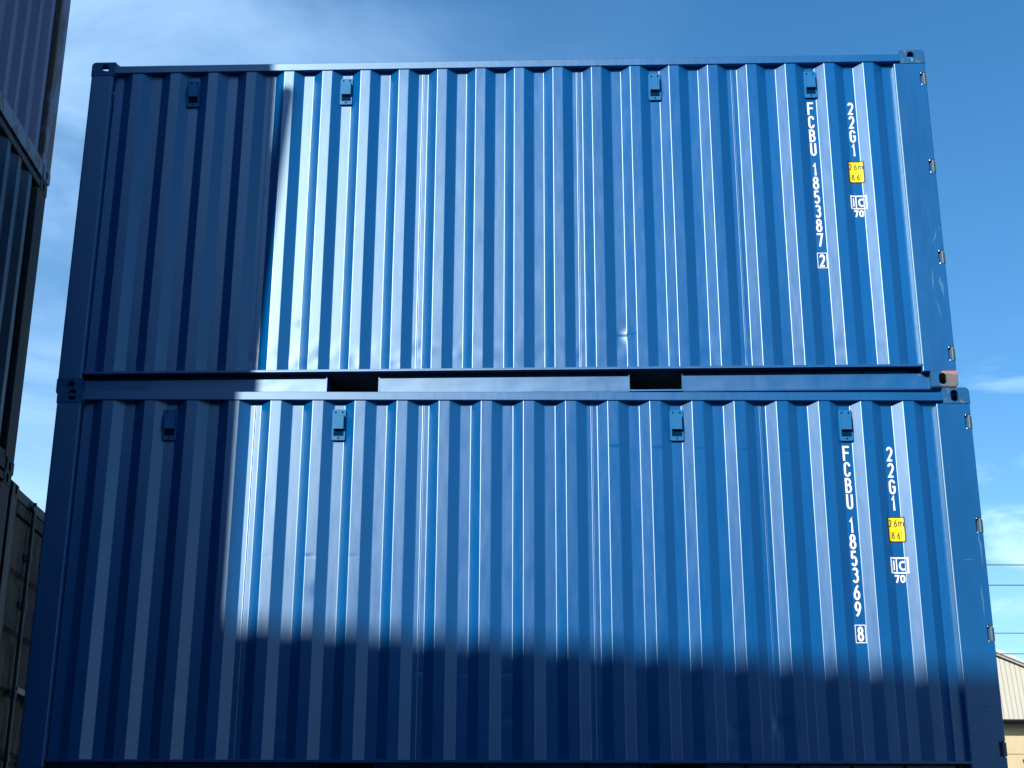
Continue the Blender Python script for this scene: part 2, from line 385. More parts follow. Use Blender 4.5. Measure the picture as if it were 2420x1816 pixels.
def make_container(name, M_panel, M_rail, M_cast, seed=1.0, dents=(), vents=True, hinges=True, cast_over=None, panel_mat2=None, side_me=None, door_mat=None, rod_mat=None, plain_rail=False):
    root = empty(name, (0, 0, 0))
    # long corrugated sides
    me = side_me or side_panel(seed, dents)
    o = link('side_panel', me, M_panel, root)
    o2 = link('side_panel', me, M_panel, root); o2.location = (L, D, 0); o2.rotation_euler = (0, 0, math.pi)
    if o2.location.x: o2.location.x = L + 0.008
    # front end wall
    bm = simple_corr(D - 0.15, 0.15, 0.12, 2.52)
    for v in bm.verts: x, y, z = v.co; v.co = (y + 0.012, D - x, z)
    bm_obj('end_panel', bm, M_panel, root)
    # posts
    e = 0.0035
    for (sy) in (0, 1):
        bm = bmesh.new(); prism(bm, post_poly(0.163, 0.15, 0.011), 'z', 0.116, H - 0.116)
        for v in bm.verts: v.co.x += e; v.co.y += e
        if sy:
            for v in bm.verts: v.co.y = D - v.co.y
        bm_obj('corner_post', bm, M_rail, root, norm=True)
        # door-end post, wider, with four notches for the hinges
        bm = bmesh.new()
        HZ = [0.238, 0.948, 1.648, 2.352]; nh = 0.050
        zz = [0.116]
        for h in HZ: zz += [h - nh, h + nh]
        zz.append(H - 0.116)
        xl, xn, xr = 5.829, 6.010, L - e
        for i in range(len(zz) - 1):
            notch = hinges and i % 2 == 1
            pl = [(xl, 0.052)] + [(xl + 0.011 - 0.011 * math.cos(a), e + 0.011 - 0.011 * math.sin(a)) for a in [math.pi / 2 * k / 5 for k in range(6)]]
            if notch: pl += [(xn, e), (xn, 0.030), (xr - 0.004, 0.030), (xr - 0.004, 0.14), (6.0, 0.14), (6.0, 0.052)]
            else: pl += [(xr - 0.008, e), (xr - 0.002, e + 0.002), (xr, e + 0.008), (xr, 0.14), (6.0, 0.14), (6.0, 0.052)]
            prism(bm, pl, 'z', zz[i], zz[i + 1])
        bmesh.ops.remove_doubles(bm, verts=bm.verts, dist=1e-5)
        # drop internal faces between stacked pieces of identical outline
        if sy:
            for v in bm.verts: v.co.y = D - v.co.y
        bm_obj('corner_post', bm, M_rail, root)
        if hinges:
            for h in HZ:
                bm = bmesh.new(); ys = 0.016
                box(bm, 6.030, 6.062, 0.021, 0.027, h - 0.042, h + 0.042, 0.001)
                box(bm, 6.044, 6.062, 0.027, 0.075, h - 0.042, h + 0.042, 0.001)
                cyl(bm, (6.041, 0.013, h - 0.046), (6.041, 0.013, h + 0.046), 0.0105, 12)
                if sy:
                    for v in bm.verts: v.co.y = D - v.co.y
                ho = bm_obj('hinge', bm, M['hingeg'] if M_panel is M['blue'] or M_panel is M['blue_lower'] else M_rail, root)
                for dz in (-0.047, 0.047):
                    bm = bmesh.new(); cyl(bm, (6.020, 0.012, h + dz - 0.003), (6.020, 0.012, h + dz + 0.003), 0.006, 10)
                    if sy:
                        for v in bm.verts: v.co.y = D - v.co.y
                    bm_obj('pin', bm, M['steel'], ho)
    # castings
    for ix in (0, 1):
        for iy in (0, 1):
            for iz in (0, 1):
                m_ = (cast_over or {}).get((ix, iy, iz), M_cast)
                me_ = CV[(ix, iy, 1 - iz)].copy()
                o = link('corner_casting', me_, m_, root); o.location = (ix * L, iy * D, H - 0.118 if iz else 0.118)
    # top side rail (square tube) with end gussets, bottom side rail (channel with fork pockets)
    for sy in (0, 1):
        bm = bmesh.new(); z0, z1 = H - 0.093, H - 0.034
        box(bm, 0.150, L - 0.150, 0.0045, 0.060, z0, z1, 0.004, 2)
        prism(bm, [(0.178, z1), (0.215, z1), (0.178, H - 0.004)], 'y', 0.020, 0.028)
        prism(bm, [(L - 0.178, z1), (L - 0.20, z1), (L - 0.178, H - 0.02)], 'y', 0.020, 0.028)
        if sy:
            for v in bm.verts: v.co.y = D - v.co.y
        bm_obj('top_side_rail', bm, M_rail, root)
        if plain_rail:
            bm = bmesh.new()
            prism(bm, [(0.012, 0.012), (0.010, 0.150), (0.020, 0.163), (0.075, 0.163), (0.075, 0.155), (0.030, 0.152), (0.030, 0.020), (0.060, 0.020), (0.060, 0.012)], 'x', 0.168, L - 0.168)
            if sy:
                for v in bm.verts: v.co.y = D - v.co.y
            bm_obj('bottom_side_rail', bm, M_rail, root); continue
        bm = bmesh.new(); yw = 0.060
        xa, xb = 0.168, L - 0.168
        box(bm, xa, xb, 0.004, 0.104, 0.1585, 0.1655, 0.0015)                # upper flange
        box(bm, xa + .012, xb - .012, 0.004, 0.010, 0.1500, 0.1580)               # lip turned down
        def gy(x): return yw
        prs = [(xa, 1.830), (2.188, 3.877), (4.235, xb)]
        for (a, b) in prs:                                                         # web between the pockets
            n = max(1, round((b - a) / 0.29)); 
            g = []
            m_n = n * 6
            for i in range(m_n + 1):
                x = a + (b - a) * i / m_n
                col = []
                for j in range(9):
                    z = 0.012 + (0.116 - 0.012) * j / 8
                    ph = (i % 6) / 6
                    bow = 0.0012 * math.sin(math.pi * ((i / 6) % 1)) * math.sin(math.pi * j / 8) + 0.0010 * noise.noise(Vector((x * 6, z * 18, seed + sy)))
                    col.append(bm.verts.new((x, yw + bow, z)))
                g.append(col)
            for i in range(m_n):
                for j in range(8):
                    f = bm.faces.new((g[i][j], g[i + 1][j], g[i + 1][j + 1], g[i][j + 1])); f.smooth = True
            box(bm, a, b, yw + 0.0025, yw + 0.006, 0.012, 0.115); box(bm, a, b, yw + 0.006, 0.098, 0.1085, 0.1145); box(bm, a, b, 0.0985, 0.1038, 0.105, 0.1583)
            box(bm, a, b, yw + 0.0025, 0.11, 0.006, 0.0115)
            for xe in (a, b):
                if 0.3 < xe < 5.7: box(bm, xe - 0.004, xe + 0.004, yw - 0.002, yw + 0.26, 0.010, 0.150)
        for (a, b) in ((1.834, 2.184), (3.881, 4.231)):                            # strap under each pocket
            box(bm, a, b, yw - 0.002, yw + 0.004, 0.010, 0.020)
        if sy:
            for v in bm.verts: v.co.y = D - v.co.y
        bm_obj('bottom_side_rail', bm, M_rail, root, norm=False)
    # end rails, header, sill
    for (nm, x0, x1, z0, z1) in (('end_rail', 0.006, 0.060, H - 0.10, H - 0.034), ('end_rail', 0.006, 0.060, 0.012, 0.16), ('door_header', L - 0.07, L - 0.006, H - 0.115, H - 0.03), ('door_sill', L - 0.06, L - 0.006, 0.012, 0.145)):
        bm = bmesh.new(); box(bm, x0, x1, 0.162, D - 0.162, z0, z1, 0.004, 2); bm_obj(nm, bm, M_rail, root)
    # roof sheet with shallow cross corrugations
    bm = bmesh.new(); n = 58; g = []
    for i in range(n + 1):
        x = 0.06 + (L - 0.13) * i / n; z = H - 0.030 + (0.014 if i % 4 in (1, 2) else 0.0)
        if i in (0, n): z = H - 0.034
        g.append([bm.verts.new((x, y, z if 0.1 < y < D - 0.1 else H - 0.0335)) for y in (0.02, 0.085, 0.165, D / 2, D - 0.165, D - 0.085, D - 0.02)])
    for i in range(n):
        for j in range(6):
            xm_ = (g[i][j].co.x + g[i + 1][j].co.x) / 2
            if (xm_ < 0.19 or xm_ > L - 0.19) and j in (0, 1, 4, 5): continue      # the castings stand open at the corners
            bm.faces.new((g[i][j], g[i + 1][j], g[i + 1][j + 1], g[i][j + 1]))
    bm_obj('roof', bm, M_rail, root)
    # under-frame: floor, cross members, pocket tunnels
    bm = bmesh.new(); box(bm, 0.07, L - 0.07, 0.072, D - 0.072, 0.152, 0.170)
    for k in range(18):
        x = 0.25 + k * 0.325
        if not (1.80 < x < 2.21 or 3.85 < x < 4.26): box(bm, x - 0.002, x + 0.002, 0.072, D - 0.072, 0.03, 0.150)
    bm_obj('underframe', bm, M['under'], root)
    # doors
    dm = door_mat or M_panel; rm = rod_mat or M_rail
    for s in (0, 1):
        ya, yb = (0.090, D / 2 - 0.006) if s == 0 else (D / 2 + 0.006, D - 0.090)
        bm = bmesh.new(); xo = L - 0.052; zlo, zhi = 0.150, H - 0.120
        x1 = L - 0.012
        box(bm, xo, x1, ya, ya + 0.10, zlo, zhi, 0.003); box(bm, xo, x1, yb - 0.08, yb, zlo, zhi, 0.003)
        box(bm, xo, x1, ya + 0.10, yb - 0.08, zlo, zlo + 0.10, 0.003); box(bm, xo, x1, ya + 0.10, yb - 0.08, zhi - 0.10, zhi, 0.003)
        # recessed / raised horizontal bands
        zb = zlo + 0.10; zt = zhi - 0.10; bs = [zb, 0.46, 0.92, 1.385, 1.85, zt]; pr = []
        for q in range(5):
            b0 = bs[q]; hh = bs[q + 1] - b0
            pr += [(x1 - 0.036, b0), (x1 - 0.036, b0 + 0.045), (x1 - 0.004, b0 + 0.080), (x1 - 0.004, b0 + hh - 0.035), (x1 - 0.036, b0 + hh)]
        A = [bm.verts.new((x, ya + 0.10, z)) for x, z in pr]; B = [bm.verts.new((x, yb - 0.08, z)) for x, z in pr]
        for i in range(len(A) - 1):
            if (Vector(pr[i]) - Vector(pr[i + 1])).length > 1e-5:
                f = bm.faces.new((A[i], B[i], B[i + 1], A[i + 1]))
                if i % 5 in (0, 4): f.material_index = 1  # recessed faces near-black on beige doors: their deep shade put into the colour
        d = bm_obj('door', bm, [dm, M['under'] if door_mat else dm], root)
        for yr in ((ya + 0.44, yb - 0.20) if s == 0 else (ya + 0.20, yb - 0.44)):
            bm = bmesh.new(); cyl(bm, (L + 0.018, yr, 0.06), (L + 0.018, yr, H - 0.05), 0.017, 14)
            for zc in (0.47, 0.97, 1.68, 2.07): cyl(bm, (L + 0.018, yr, zc - 0.03), (L + 0.018, yr, zc + 0.03), 0.024, 14)
            for zc in (0.47, 0.97, 1.68, 2.07): box(bm, L - 0.011, L + 0.006, yr - 0.055, yr + 0.055, zc - 0.025, zc + 0.025, 0.002)
            box(bm, L + 0.002, L + 0.030, yr - 0.045, yr + 0.045, H - 0.125, H - 0.085, 0.004)
            box(bm, L + 0.002, L + 0.030, yr - 0.045, yr + 0.045, 0.075, 0.12, 0.004)
            bm_obj('lock_rod', bm, rm, d)
        bm = bmesh.new(); sgn = 1 if s else -1
        yh = yb - 0.26 if s == 0 else ya + 0.26
        box(bm, L + 0.034, L + 0.044, min(yh, yh - sgn * -0.42), max(yh, yh - sgn * -0.42), 0.98, 1.03, 0.002)
        box(bm, L + 0.004, L + 0.034, yh - 0.03, yh + 0.03, 0.97, 1.04, 0.002)
        bm_obj('handle', bm, rm, d)
    if vents:
        for k in (1, 5, 13, 17):
            xc = C0 + PITCH * (k + 0.5); make_vent(root, xc, 0.0)
    return root

def make_vent(root, xc, yo):
    z0, z1 = 2.228, 2.441; hw = 0.044
    y0 = 0.036
    bm = bmesh.new()
    # back plate with rounded corners, thick enough to bridge the flat
    pts = []
    for cx, cz, a0 in ((xc + hw - .008, z1 - .008, 0), (xc - hw + .008, z1 - .008, .5 * math.pi), (xc - hw + .008, z0 + .008, math.pi), (xc + hw - .008, z0 + .008, 1.5 * math.pi)):
        for i in range(4): a = a0 + math.pi / 2 * i / 3; pts.append((cx + .008 * math.cos(a), cz + .008 * math.sin(a)))
    prism(bm, pts, 'y', y0, 0.0545)
    v = bm_obj('vent', bm, M['vent'], root)
    # hood: side cheeks, sloping lid, and a mouth plate whose dark colour paints the shade inside
    bm = bmesh.new(); hx = 0.033
    zt, zm, zb = 2.404, 2.300, 2.262
    yf = 0.011
    prof = [(y0, zt), (yf + 0.004, zt - 0.008), (yf, zm), (y0, zm)]
    prism(bm, [(y, z) for (y, z) in prof], 'x', xc - hx, xc + hx)
    bm_obj('hood', bm, M['vent'], v)
    bm = bmesh.new()
    box(bm, xc - hx, xc + hx, y0 - 0.0022, y0 - 0.0002, zb - 0.004, zm)
    bm_obj('louvre_shade_plate', bm, M['mouth'], v)
    for (x, z) in ((xc - 0.023, 2.422), (xc + 0.023, 2.422), (xc, 2.243)):
        bm = bmesh.new(); cyl(bm, (x, y0 - 0.0025, z), (x, y0 + 0.002, z), 0.0062, 10); bm_obj('rivet', bm, M['mouth'], v)

# ------------------------------------------------------------------ markings
def A_(cx, cy, rx, ry, a0, a1, n=14):
    return [(cx + rx * math.cos(R(a0 + (a1 - a0) * i / n)), cy + ry * math.sin(R(a0 + (a1 - a0) * i / n))) for i in range(n + 1)]
def G(ch):
    """stroke skeletons in a 1 x 1 cell"""
    g = {
     'F': [[(0, 0), (0, 1), (1, 1)], [(0, .53), (.85, .53)]],
     'C': [A_(.5, .74, .5, .26, 0, 180) + A_(.5, .26, .5, .26, 180, 360)],
     'B': [[(0, .5), (0, 0), (.5, 0)] + A_(.5, .27, .5, .27, -90, 90) + [(0, .54)], [(0, .5), (0, 1), (.45, 1)] + A_(.45, .77, .46, .23, 90, -90) + [(.1, .54)]],
     'U': [[(0, 1), (0, .28)] + A_(.5, .26, .5, .26, 180, 360) + [(1, .28), (1, 1)]],
     'G': [A_(.5, .74, .5, .26, 10, 180) + A_(.5, .26, .5, .26, 180, 360) + [(1, .50), (.55, .50)]],
     '1': [[(.15, .80), (.62, 1.0), (.62, 0)]],
     '2': [A_(.5, .72, .48, .28, 165, 0) + [(.93, .58), (.45, .26), (.05, 0), (1, 0)]],
     '3': [A_(.48, .76, .46, .24, 150, -60) + [(.5, .54)], [(.40, .54)] + A_(.48, .28, .50, .28, 88, -150)],
     '5': [[(.95, 1), (.12, 1), (.06, .58)] + A_(.46, .30, .50, .31, 128, -150)],
     '6': [A_(.5, .29, .48, .29, 90, 450, 22), [(.86, 1), (.45, .80), (.10, .46), (.02, .30)]],
     '7': [[(0, 1), (1, 1), (.40, 0)]],
     '8': [A_(.5, .77, .42, .23, 90, 450, 20), A_(.5, .27, .50, .27, 90, 450, 22)],
     '9': [A_(.5, .71, .48, .29, 90, 450, 22), [(.14, 0), (.55, .20), (.90, .54), (.98, .70)]],
     '0': [[(0, .5), (0, .74)] + A_(.5, .74, .5, .26, 180, 0) + [(1, .26)] + A_(.5, .26, .5, .26, 0, -180) + [(0, .55)]],
     'm': [[(0, 0), (0, .62)], [(0, .45)] + A_(.25, .45, .24, .16, 150, 0) + [(.49, 0)], [(.49, .45)] + A_(.75, .45, .25, .16, 160, 0) + [(1, 0)]],
     ',': [[(.5, .08), (.3, -.16)]],
     "'": [[(.5, 1.02), (.5, .80)]],
     '"': [[(.2, 1.02), (.2, .82)], [(.75, 1.02), (.75, .82)]],
     'i': [[(0, 0), (0, .66)], [(0, .84), (0, 1)]],
     'c': [A_(.55, .5, .5, .5, 50, 310, 18)],
    }
    return g[ch]
def ribbon(bm, pts, hw, y, closed=False):
    P = [Vector(p) for p in pts]
    q = [P[0]]
    for p in P[1:]:
        if (p - q[-1]).length > 1e-4: q.append(p)
    P = q; n = len(P)
    if n < 2: return
    if (P[0] - P[-1]).length < 1e-3 and n > 3: closed = True; P = P[:-1]; n -= 1
    Lf, Rt = [], []
    for i in range(n):
        if closed: a, b, c = P[i - 1], P[i], P[(i + 1) % n]
        else: a, b, c = P[max(0, i - 1)], P[i], P[min(n - 1, i + 1)]
        d0 = (b - a).normalized() if (b - a).length > 1e-9 else (c - b).normalized()
        d1 = (c - b).normalized() if (c - b).length > 1e-9 else d0
        t = (d0 + d1).normalized(); nn = Vector((-t.y, t.x)); k = max(0.55, nn.dot(Vector((-d0.y, d0.x))))
        Lf.append(b + nn * hw / k); Rt.append(b - nn * hw / k)
    vl = [bm.verts.new((p.x, y, p.y)) for p in Lf]; vr = [bm.verts.new((p.x, y, p.y)) for p in Rt]
    for i in range(n if closed else n - 1):
        j = (i + 1) % n; bm.faces.new((vl[i], vr[i], vr[j], vl[j]))
def write(bm, ch, x, z, w_, h_, hw, lay):
    """glyph whose OUTER box is (x, z, w_, h_)"""
    for s in G(ch):
        pts = [(x + hw + p[0] * (w_ - 2 * hw), z + hw + p[1] * (h_ - 2 * hw)) for p in s]
        if ch in 'F1U7ic' or ch == '"' or ch == "'":      # square ends out to the box
            def ext(a, b):
                d = Vector(a) - Vector(b); d.normalize(); return tuple(Vector(a) + d * hw)
            if ch != 'c': pts = [ext(pts[0], pts[1])] + pts[1:-1] + [ext(pts[-1], pts[-2])] if len(pts) > 2 else [ext(pts[0], pts[1]), ext(pts[1], pts[0])]
        lay[0] += 0.00012; ribbon(bm, pts, hw, -lay[0])
def conform(bm, base):
    """drape the flat marking over the corrugated sheet"""
    xs = [v.co.x for v in bm.verts]; lo, hi = min(xs), max(xs)
    for (x, y) in PROF:
        if lo < x < hi:
            bmesh.ops.bisect_plane(bm, geom=bm.verts[:] + bm.edges[:] + bm.faces[:], plane_co=(x, 0, 0), plane_no=(1, 0, 0), dist=1e-6)
    for v in bm.verts: v.co.y = prof_y(v.co.x) - base + v.co.y
    for f in bm.faces:
        f.normal_update()
        if f.normal.y > 0: f.normal_flip()
def rect(bm, x0, x1, z0, z1, y, r=0.0):
    if r:
        pts = []
        for cx, cz, a0 in ((x1 - r, z1 - r, 0), (x0 + r, z1 - r, 90), (x0 + r, z0 + r, 180), (x1 - r, z0 + r, 270)): pts += A_(cx, cz, r, r, a0, a0 + 90, 4)
    else: pts = [(x0, z0), (x1, z0), (x1, z1), (x0, z1)]
    bm.faces.new([bm.verts.new((p[0], y, p[1])) for p in pts])
def frame(bm, x0, x1, z0, z1, t, y):
    for a in ((x0, x1, z1 - t, z1), (x0, x1, z0, z0 + t), (x0, x0 + t, z0 + t, z1 - t), (x1 - t, x1, z0 + t, z1 - t)): rect(bm, *a, y)
def markings(root, serial, check):
    hw = 0.0066; base = 0.0018
    bm = bmesh.new(); lay = [0.0]; ztop = 2.199; w_ = 0.043; xc = 5.2215
    zs = [ztop - 0.1102 * i for i in range(4)] + [1.7125 - 0.1102 * i for i in range(6)]
    for i, (ch, z) in enumerate(zip('FCBU' + serial, zs)):
        x = xc + 0.0006 * i * 0.4
        if ch == '1': write(bm, ch, x - 0.014, z - 0.103, 0.030, 0.101, hw, lay)
        else: write(bm, ch, x - w_ / 2, z - 0.103, w_, 0.101, hw, lay)
    conform(bm, base); tag(bm_obj('serial_marking', bm, M['white'], root, norm=False), 'white vertical lettering FCBU ' + serial)
    bm = bmesh.new(); lay = [0.0]
    write(bm, check, 5.2285 - 0.020, 0.905, 0.040, 0.095, hw, lay); frame(bm, 5.194, 5.263, 0.895, 1.011, 0.0045, -0.0001)
    conform(bm, base); tag(bm_obj('check_digit_marking', bm, M['white'], root, norm=False), 'white boxed check digit ' + check)
    bm = bmesh.new(); lay = [0.0]; xc = 5.5065
    for ch, z in zip('22G1', (2.194, 2.083, 1.970, 1.861)):
        if ch == '1': write(bm, ch, xc - 0.015, z - 0.103, 0.030, 0.100, hw, lay)
        else: write(bm, ch, xc - 0.0215, z - 0.103, 0.043, 0.100, hw, lay)
    conform(bm, base); tag(bm_obj('type_code_marking', bm, M['white'], root, norm=False), 'white vertical code 22G1')
    # height label
    x0, x1, z0, z1 = 5.453, 5.567, 1.545, 1.716
    bm = bmesh.new(); rect(bm, x0, x1, z0, z1, 0, 0.010); conform(bm, base)
    st = bm_obj('height_label', bm, M['black'], root, norm=False)
    bm = bmesh.new(); rect(bm, x0 + .0090, x1 - .0090, z0 + .0085, z1 - .0085, 0, 0.006); conform(bm, base + 0.0005)
    bm_obj('label_face', bm, M['yellow'], st, norm=False)
    bm = bmesh.new(); lay = [0.0]; t = 0.0031
    write(bm, '2', 5.4625, 1.647, 0.020, 0.048, t, lay); write(bm, ',', 5.485, 1.647, 0.008, 0.048, t * .8, lay)
    write(bm, '6', 5.4955, 1.647, 0.021, 0.048, t, lay); write(bm, 'm', 5.5235, 1.647, 0.034, 0.054, t, lay)
    conform(bm, base + 0.001); tag(bm_obj('label_text', bm, M['black'], st, norm=False), 'black figures 2,6m')
    bm = bmesh.new(); lay = [0.0]
    write(bm, '8', 5.4755, 1.566, 0.020, 0.048, t, lay); write(bm, "'", 5.498, 1.566, 0.006, 0.048, 0.0014, lay)
    write(bm, '6', 5.5105, 1.566, 0.020, 0.048, t, lay); write(bm, '"', 5.5335, 1.566, 0.011, 0.048, 0.0014, lay)
    conform(bm, base + 0.001); tag(bm_obj('label_text', bm, M['black'], st, norm=False), "black figures 8'6\"")
    # ic 70 plate
    bm = bmesh.new(); lay = [0.0]
    frame(bm, 5.452, 5.567, 1.341, 1.447, 0.0095, -0.0001)
    rect(bm, 5.4885, 5.4955, 1.3505, 1.4375, -0.0001)
    write(bm, 'i', 5.4690, 1.362, 0.010, 0.064, 0.0050, lay); write(bm, 'c', 5.504, 1.360, 0.050, 0.064, 0.0062, lay)
    write(bm, '7', 5.4725, 1.281, 0.031, 0.051, 0.0052, lay); write(bm, '0', 5.508, 1.281, 0.032, 0.051, 0.0055, lay)
    conform(bm, base); tag(bm_obj('railway_mark', bm, M['white'], root, norm=False), 'white ic plate with 70 beneath')

def scuffs(root, items, m=None):
    """thin irregular paint scars lying on a post face or panel"""
    rnd = random.Random(4)
    for (x, z, dx, dz, w_, y) in items:
        bm = bmesh.new()
        n = 7; pts = []
        for i in range(n + 1):
            t = i / n; pts.append((x + dx * t + rnd.uniform(-.3, .3) * w_, z + dz * t, w_ * (0.25 + math.sin(math.pi * t)) * rnd.uniform(.5, 1)))
        a = [bm.verts.new((px, y, pz - w2 * .5)) if abs(dx) > abs(dz) else bm.verts.new((px - w2 * .5, y, pz)) for px, pz, w2 in pts]
        b = [bm.verts.new((px, y, pz + w2 * .5)) if abs(dx) > abs(dz) else bm.verts.new((px + w2 * .5, y, pz)) for px, pz, w2 in pts]
        for i in range(n): bm.faces.new((a[i], b[i], b[i + 1], a[i + 1]))
        bm_obj('scuff_mark', bm, m or M['scuff'], root)

# ------------------------------------------------------------------ ground
def ground_b(t, b):
    n = nz(t, 0.15, 8, 0.6); n2 = nz(t, 30, 5, 0.6)
    t.links.new(mixc(t, n, (0.10, 0.095, 0.085), (0.16, 0.15, 0.135)), b.inputs['Base Color']); b.inputs['Roughness'].default_value = 0.9
    bump(t, b, n2, 0.01)
bm = bmesh.new(); rect(bm, -900, 900, 0, 0.0001, 0); bm.free()
bm = bmesh.new(); v = [bm.verts.new(p) for p in ((-1200, -1200, 0), (1200, -1200, 0), (1200, 1200, 0), (-1200, 1200, 0))]; bm.faces.new(v)
g = bm_obj('ground', bm, mat('yard_ground', ground_b)); tag(g, kind='structure')

# ------------------------------------------------------------------ the blue stack
dents_up = [(3.856, .41, .05, .006, .0035), (3.856, .41, .010, .045, .006), (1.66, .52, .02, .03, .004), (1.32, .25, .03, .05, .004), (1.60, .24, .03, .04, -.004),
            (1.74, .23, .02, .03, .004), (2.02, .22, .03, .05, .004), (2.30, .2, .03, .03, .003), (.9, .45, .02, .05, .004), (4.95, .21, .02, .02, .005), (3.3, 1.9, .04, .3, .001)]
dents_lo = [(1.726, 1.441, .024, .014, .002), (2.01, 1.441, .022, .012, .0017), (1.46, 1.44, .02, .014, .0015), (1.46, 1.8, .02, .05, .002),
            (3.014, 1.56, .008, .05, .0012), (2.72, .70, .03, .015, .003), (2.45, .71, .03, .015, .0025),
            (2.99, .70, .03, .015, .003), (3.03, .42, .03, .03, .003), (4.4, .36, .03, .04, .006), (4.68, .38, .03, .05, .006), (1.78, 1.2, .03, .05, .003)]
for k in range(5): dents_lo.append((C0 + PITCH * (12 + k) + .036, 2.18 - .008 * k, .008, .008, .003))
G_BLUE = 'blue shipping containers stacked in three tiers'
GZ = 2.591
lowc = make_container('shipping_container', M['blue_lower'], M['rail'], M['cast_blue'], 2.0, dents_lo, cast_over={(1, 0, 1): M['cast_worn'], (0, 0, 1): M['cast_blue']})
lowc.location = (0, 0, GZ)
markings(lowc, '185369', '8')
tag(lowc, 'lower blue container with white serial FCBU 185369 and boxed 8, half in shade', 'container', G_BLUE)
upc = make_container('shipping_container', M['blue'], M['rail'], M['cast_blue'], 5.0, dents_up, cast_over={(1, 0, 0): M['cast_rust'], (1, 0, 1): M['cast_worn']})
upc.location = (-0.0647, 0.1645, GZ + H); upc.rotation_euler = (0, 0, -0.0288)
markings(upc, '185387', '2')
tag(upc, 'topmost blue container with white serial FCBU 185387 and boxed 2, rusty corner casting', 'container', G_BLUE)
yp = 0.0026
scuffs(upc, [(5.985, 1.05, .03, .10, .012, yp), (6.0, .80, .02, -.14, .02, yp), (5.95, .70, .01, .16, .010, yp), (5.97, .62, .02, -.12, .008, yp), (6.02, 1.17, .03, -.02, .008, yp)])
scuffs(lowc, [(6.02, 1.62, .01, -.24, .012, yp), (6.0, 1.27, .005, -.22, .010, yp), (5.93, .50, .05, -.012, .010, yp), (.035, .31, .04, .07, .009, yp), (.02, .20, .02, -.09, .006, yp), (.11, .22, .02, .03, .010, yp), (.05, .40, .006, .008, .006, yp), (5.9, 1.42, .08, .002, .004, yp)])
botc = make_container('shipping_container', M['blue_lower'], M['rail'], M['cast_blue'], 2.0, vents=False, side_me=lowc.children[0].data)
botc.location = (0.012, 0.01, 0.0)
tag(botc, 'blue container standing on the ground below the frame, bottom of the blue stack', 'container', G_BLUE)

# ------------------------------------------------------------------ old stack on the left: long sides face +x
side_old = side_panel(8.0, [(5.2, .5, .1, .4, .012), (4.9, 1.6, .1, .3, .01), (5.5, 1.1, .06, .3, .008)], 0.004)
XL = -0.94
G_OLD = 'old containers stacked at the left'
def old(y0, z, dx, mp, mr_, mc, label, vents=False):
    c = make_container('shipping_container', mp, mr_, mc, 8.0, side_me=side_old.copy(), vents=vents, hinges=False, plain_rail=True)
    c.location = (XL + dx, y0, z); c.rotation_euler = (0, 0, R(90)); tag(c, label, 'container', G_OLD); return c
FAR = 2.06
old(FAR - L - 0.01, 0, 0.0, M['green'], M['teal_rail'], M['teal_rail'], 'dark green container on the ground at the bottom of the left stack')
old(FAR - L - 0.02, H, 0.0, M['green'], M['teal_rail'], M['teal_rail'], 'dark green grimy container under the teal one at the left edge')
old(2.13 - L, 2 * H, -0.02, M['teal'], M['teal_rail'], M['teal_rail'], 'weathered dark teal container with rust, third tier of the left stack')
old(2.15 - L, 3 * H, -0.012, M['purple'], M['purple_rail'], M['purple_rail'], 'faded slate purple container with rusty bottom rail, top of the left stack')
# door-end neighbours behind
for k, lab in ((0, 'grimy beige container on the ground behind the left stack'), (1, 'grimy beige container with grey lock rods seen between the two stacks')):
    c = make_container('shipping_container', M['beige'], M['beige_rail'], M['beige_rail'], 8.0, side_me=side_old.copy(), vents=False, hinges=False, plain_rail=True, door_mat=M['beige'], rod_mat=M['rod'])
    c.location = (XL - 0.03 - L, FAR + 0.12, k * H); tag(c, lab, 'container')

# ------------------------------------------------------------------ row behind the camera that throws the low shadow
te = math.tan(R(SUN_EL)); az = R(SUN_AZ)
def caster(X, zw): d = (4 * H - zw) / te; return Vector((X - d * math.sin(az), -d * math.cos(az)))
p1 = caster(1.404, 3.66); p2 = caster(5.976, 3.35); u = (p2 - p1).normalized()
first = None
for s in range(-1, 3):
    o0 = p1 - u * 1.1 + u * (s * (L + 0.08))
    for k in range(4):
        if first is None:
            c = make_container('shipping_container', M['yard_grey'], M['yard_grey'], M['yard_grey'], 8.0, side_me=side_old.copy(), vents=False, hinges=False, plain_rail=True); first = c
        else: c = copy_tree(first)
        m_ = (M['yard_red'], M['yard_grey'], M['yard_blue'])[(k * 2 + s) % 3]
        # door side away from the aisle does not matter: the row faces the blue stack with its long side
        ang = math.atan2(u.y, u.x) + math.pi
        e0 = o0 + u * L
        c.location = (e0.x, e0.y, k * H); c.rotation_euler = (0, 0, ang)
        tag(c, 'container in the tall row behind the photographer, outside the picture', 'container', 'containers in the row behind the photographer')

# two unseen stacks added on the right to dim reflections in the blue sides
for yy in (-12.6, -6.3):
    for k in range(3):
        c = copy_tree(first); c.location = (16.5 + 2.44, yy + L, k * H); c.rotation_euler = (0, 0, R(-90))
        tag(c, 'unseen container added on the right to dim reflections, outside the picture', 'container', 'unseen containers added to dim reflections')

